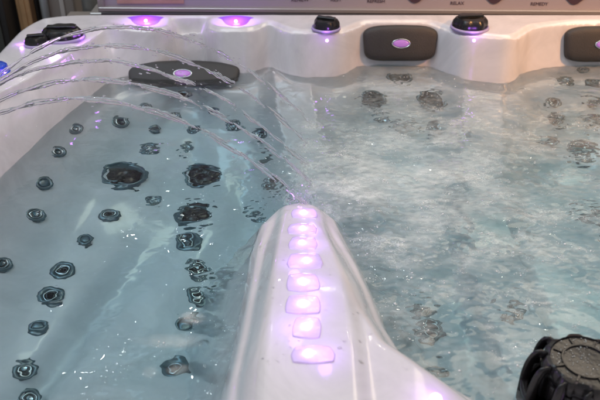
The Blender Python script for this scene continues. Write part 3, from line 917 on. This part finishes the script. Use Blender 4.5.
def text(s, px, row, size):
    cu = bpy.data.curves.new("lettering", 'FONT'); cu.body = s; cu.size = size; cu.align_x = 'CENTER'; cu.extrude = 0.0006
    cu.materials.append(M_DARKT)
    tmp = bpy.data.objects.new("lettering_source", cu); col.objects.link(tmp)
    bpy.context.view_layer.update()
    tm = bpy.data.meshes.new_from_object(tmp.evaluated_get(bpy.context.evaluated_depsgraph_get()))
    bpy.data.objects.remove(tmp); bpy.data.curves.remove(cu)
    o = bpy.data.objects.new("lettering", tm); col.objects.link(o); o.parent = brd
    o.location = on_y(px, row, BY + 0.003) - Vector((0.40, 2.66, -0.80))
    o.rotation_euler = (PI / 2, -0.0, 0)
text("REFRESH", 376, 2.6, 0.017); text("RELAX", 457, 4.6, 0.017); text("REMEDY", 539, 5.4, 0.017)
text("RENEW", 300, 1.4, 0.019); text("REST", 336, 1.2, 0.019)

# showroom floor and wall
M_FLOOR = principled("dark_floor", (0.10, 0.09, 0.085), 0.35, var=0.25, vscale=3)
bm = bmesh.new(); v = [bm.verts.new(c) for c in ((-8, -4, -0.80), (8, -4, -0.80), (8, 9, -0.80), (-8, 9, -0.80))]; bm.faces.new(v)
tag(from_bm("floor", bm, M_FLOOR, smooth=False), kind="structure")
M_WALL = principled("grey_wall", (0.20, 0.18, 0.17), 0.7, var=0.12, vscale=2)
bm = bmesh.new(); box(bm, (0, 6.05, 0.8), (16, 0.1, 3.2))
tag(from_bm("wall", bm, M_WALL, smooth=False), kind="structure")

def stand(name, px0, px1, y, ztop, mat, label, cat, extra=None, depth=0.06):
    a = on_y(px0, 10, y).x; b = on_y(px1, 10, y).x
    e = empty(name, ((a + b) / 2, y, -0.80)); tag(e, label, cat)
    bm = bmesh.new(); box(bm, (0, 0, ztop / 2 + 0.40), (b - a, depth, ztop + 0.80 - 0.0), 0.006)
    from_bm("upright", bm, mat, e, smooth=False)
    bm = bmesh.new(); box(bm, (0, 0, 0.012), (b - a + 0.06, depth + 0.10, 0.024), 0.006)
    from_bm("base", bm, M_DARKBAR, e, smooth=False)
    return e, b - a
M_WOOD = principled("golden_wood", (0.42, 0.26, 0.13), 0.45, var=0.5, vscale=9, bump=0.2)
M_DK = principled("soot_black", (0.018, 0.017, 0.017), 0.5, var=0.3)
M_GREYB = principled("taupe_box", (0.24, 0.21, 0.19), 0.5, var=0.2, vscale=5)
e, w = stand("black_cabinet", -60, 19, 2.95, 0.8, M_DK, "tall black cabinet behind the left corner of the tub", "cabinet", depth=0.3)
bm = bmesh.new(); box(bm, (w * 0.2, -0.156, 0.9), (w * 0.45, 0.006, 1.2), 0.002); from_bm("door", bm, principled("smoke_panel", (0.05, 0.055, 0.05), 0.3), e, smooth=False)
e, w = stand("wooden_post", 19.5, 33, 2.92, 0.8, M_WOOD, "golden brown wooden post next to the black cabinet", "post")
bm = bmesh.new(); box(bm, (0, -0.034, 0.9), (w * 0.35, 0.008, 1.5), 0.002); from_bm("inlay", bm, M_WOOD, e, smooth=False)
e, w = stand("black_post", 33.5, 41, 2.98, 0.8, M_DK, "slim black post between wooden post and pale tube", "post")
# chrome tube
a = on_y(41, 10, 2.90).x; b = on_y(49, 10, 2.90).x
e = empty("steel_tube", ((a + b) / 2, 2.90, -0.80)); tag(e, "pale steel tube standing right of the slim black post", "tube")
bm = bmesh.new(); lathe(bm, [((b - a) / 2, 0.02), ((b - a) / 2, 1.6)], 32); from_bm("pipe", bm, principled("pale_steel", (0.33, 0.35, 0.36), 0.35, metal=0.5, bump=0.2), e)
bm = bmesh.new(); lathe(bm, [(b - a, 0.0), (b - a, 0.02), ((b - a) / 2, 0.026)], 32); from_bm("foot", bm, M_DK, e)
e, w = stand("black_door_frame", 49, 54, 2.98, 0.8, M_DK, "narrow black upright left of the taupe display case", "upright")
e, w = stand("display_case", 54.5, 82, 3.02, 0.5, M_GREYB, "taupe display case with a pale vertical strip", "display case", depth=0.2)
bm = bmesh.new(); box(bm, (w * 0.10, -0.104, 0.75), (w * 0.16, 0.008, 1.1), 0.003); from_bm("strip", bm, principled("pale_strip", (0.45, 0.42, 0.40), 0.3), e, smooth=False)
a = on_y(80, 10, 2.86).x; b = on_y(96, 10, 2.86).x
e = empty("metal_canister", ((a + b) / 2, 2.90, -0.80)); tag(e, "grey metal canister standing beside the display board", "canister")
r = (b - a) / 2
bm = bmesh.new(); lathe(bm, [(r, 0.0), (r, 0.80), (r * 1.03, 0.81), (r * 1.03, 0.83), (r, 0.84), (r, 1.15), (r * 0.8, 1.18), (0.001, 1.19)], 40); from_bm("body", bm, principled("canister_steel", (0.22, 0.22, 0.21), 0.35, metal=0.5, bump=0.2, var=0.2), e)
bm = bmesh.new(); lathe(bm, [(r * 1.06, 0.50), (r * 1.08, 0.51), (r * 1.08, 0.53), (r * 1.06, 0.54)], 40); from_bm("band", bm, M_DK, e)
# pale stepped plinth behind the rim
pl = empty("plinth", (-0.75, 2.80, -0.80)); tag(pl, "low pale grey stepped plinth behind the tub corner", "plinth")
bm = bmesh.new(); box(bm, (0.02, 0, 0.42), (0.34, 0.10, 0.84), 0.01); from_bm("block", bm, M_GREYB, pl, smooth=False)
bm = bmesh.new(); box(bm, (0.06, -0.01, 0.855), (0.20, 0.12, 0.03), 0.006); from_bm("top_step", bm, M_FRAME, pl, smooth=False)

# ------------------------------------------------------------------ showroom lighting
w = bpy.data.worlds.new("World"); sc.world = w; w.use_nodes = True
nt = w.node_tree
bg = nt.nodes["Background"]
tc = nt.nodes.new("ShaderNodeTexCoord")
sp = nt.nodes.new("ShaderNodeSeparateXYZ"); nt.links.new(tc.outputs["Generated"], sp.inputs[0])
nzw = N(nt, "ShaderNodeTexNoise", Scale=6.0, Detail=3.0)
nt.links.new(tc.outputs["Generated"], nzw.inputs["Vector"])
cr = nt.nodes.new("ShaderNodeValToRGB")
cr.color_ramp.elements[0].position = 0.35; cr.color_ramp.elements[0].color = (0.13, 0.14, 0.16, 1)
cr.color_ramp.elements[1].position = 0.68; cr.color_ramp.elements[1].color = (0.90, 0.94, 1.0, 1)
nt.links.new(nzw.outputs["Fac"], cr.inputs["Fac"])
nt.links.new(cr.outputs["Color"], bg.inputs["Color"])
bg.inputs["Strength"].default_value = 0.58
def area(name, loc, target, sx, sy, power, color):
    l = bpy.data.lights.new(name, 'AREA'); l.shape = 'RECTANGLE'; l.size = sx; l.size_y = sy; l.energy = power; l.color = color
    o = bpy.data.objects.new(name, l); col.objects.link(o); o.location = loc
    o.rotation_euler = (Vector(target) - Vector(loc)).to_track_quat('-Z', 'Y').to_euler()
    return o
area("ceiling_panel", (-1.2, 1.6, 2.9), (0, 1.5, 0), 2.4, 1.7, 40, (0.70, 0.88, 1.0))
area("ceiling_panel", (1.5, 2.8, 2.9), (0.3, 1.7, 0), 2.0, 1.5, 38, (1.0, 0.84, 0.64))
area("ceiling_panel", (0.2, 0.3, 3.0), (0.1, 1.5, 0), 2.4, 1.2, 28, (1.0, 0.77, 0.73))
def spot(loc, power, color=(1, 0.95, 0.9), r=0.02):
    l = bpy.data.lights.new("ceiling_spot", 'POINT'); l.energy = power; l.color = color; l.shadow_soft_size = r
    o = bpy.data.objects.new("ceiling_spot", l); col.objects.link(o); o.location = loc
for i, (x, y, z, c) in enumerate([(-1.4, 3.6, 2.7, 0), (-0.5, 4.0, 2.8, 0), (0.6, 3.8, 2.7, 1), (1.6, 3.9, 2.6, 1), (-0.9, 5.2, 2.6, 0), (1.0, 5.0, 2.8, 1), (-2.0, 2.4, 2.4, 0), (2.4, 2.6, 2.5, 1), (0.1, 2.5, 2.9, 0), (-0.2, 5.6, 2.4, 0), (-1.5, 5.4, 2.9, 0), (0.5, 5.5, 3.0, 0), (-0.6, 3.2, 2.9, 0), (0.2, 4.4, 2.2, 0)]):
    spot((x, y, z), 1.9, (1, 0.88, 0.74) if c else (0.95, 0.97, 1.0))
# unseen warm spot set at the near right to tint the far right rim
wl = bpy.data.lights.new("warm_spot", 'SPOT'); wl.energy = 360; wl.color = (1, 0.48, 0.18); wl.spot_size = math.radians(34); wl.spot_blend = 1.0; wl.shadow_soft_size = 0.12
wlo = bpy.data.objects.new("warm_spot", wl); col.objects.link(wlo); wlo.location = (2.3, 0.7, 2.1)
wlo.rotation_euler = (Vector((0.98, 2.42, 0.08)) - wlo.location).to_track_quat('-Z', 'Y').to_euler()

# ------------------------------------------------------------------ render
sc.render.engine = 'CYCLES'
cy = sc.cycles
cy.use_denoising = True
try: cy.denoiser = 'OPENIMAGEDENOISE'
except Exception: pass
cy.max_bounces = 12; cy.transmission_bounces = 8; cy.glossy_bounces = 4; cy.diffuse_bounces = 6; cy.transparent_max_bounces = 8
cy.caustics_refractive = True; cy.caustics_reflective = False
cy.sample_clamp_indirect = 6.0
cy.blur_glossy = 0.3
sc.view_settings.view_transform = 'Standard'; sc.view_settings.look = 'None'
sc.view_settings.exposure = 0; sc.view_settings.gamma = 1
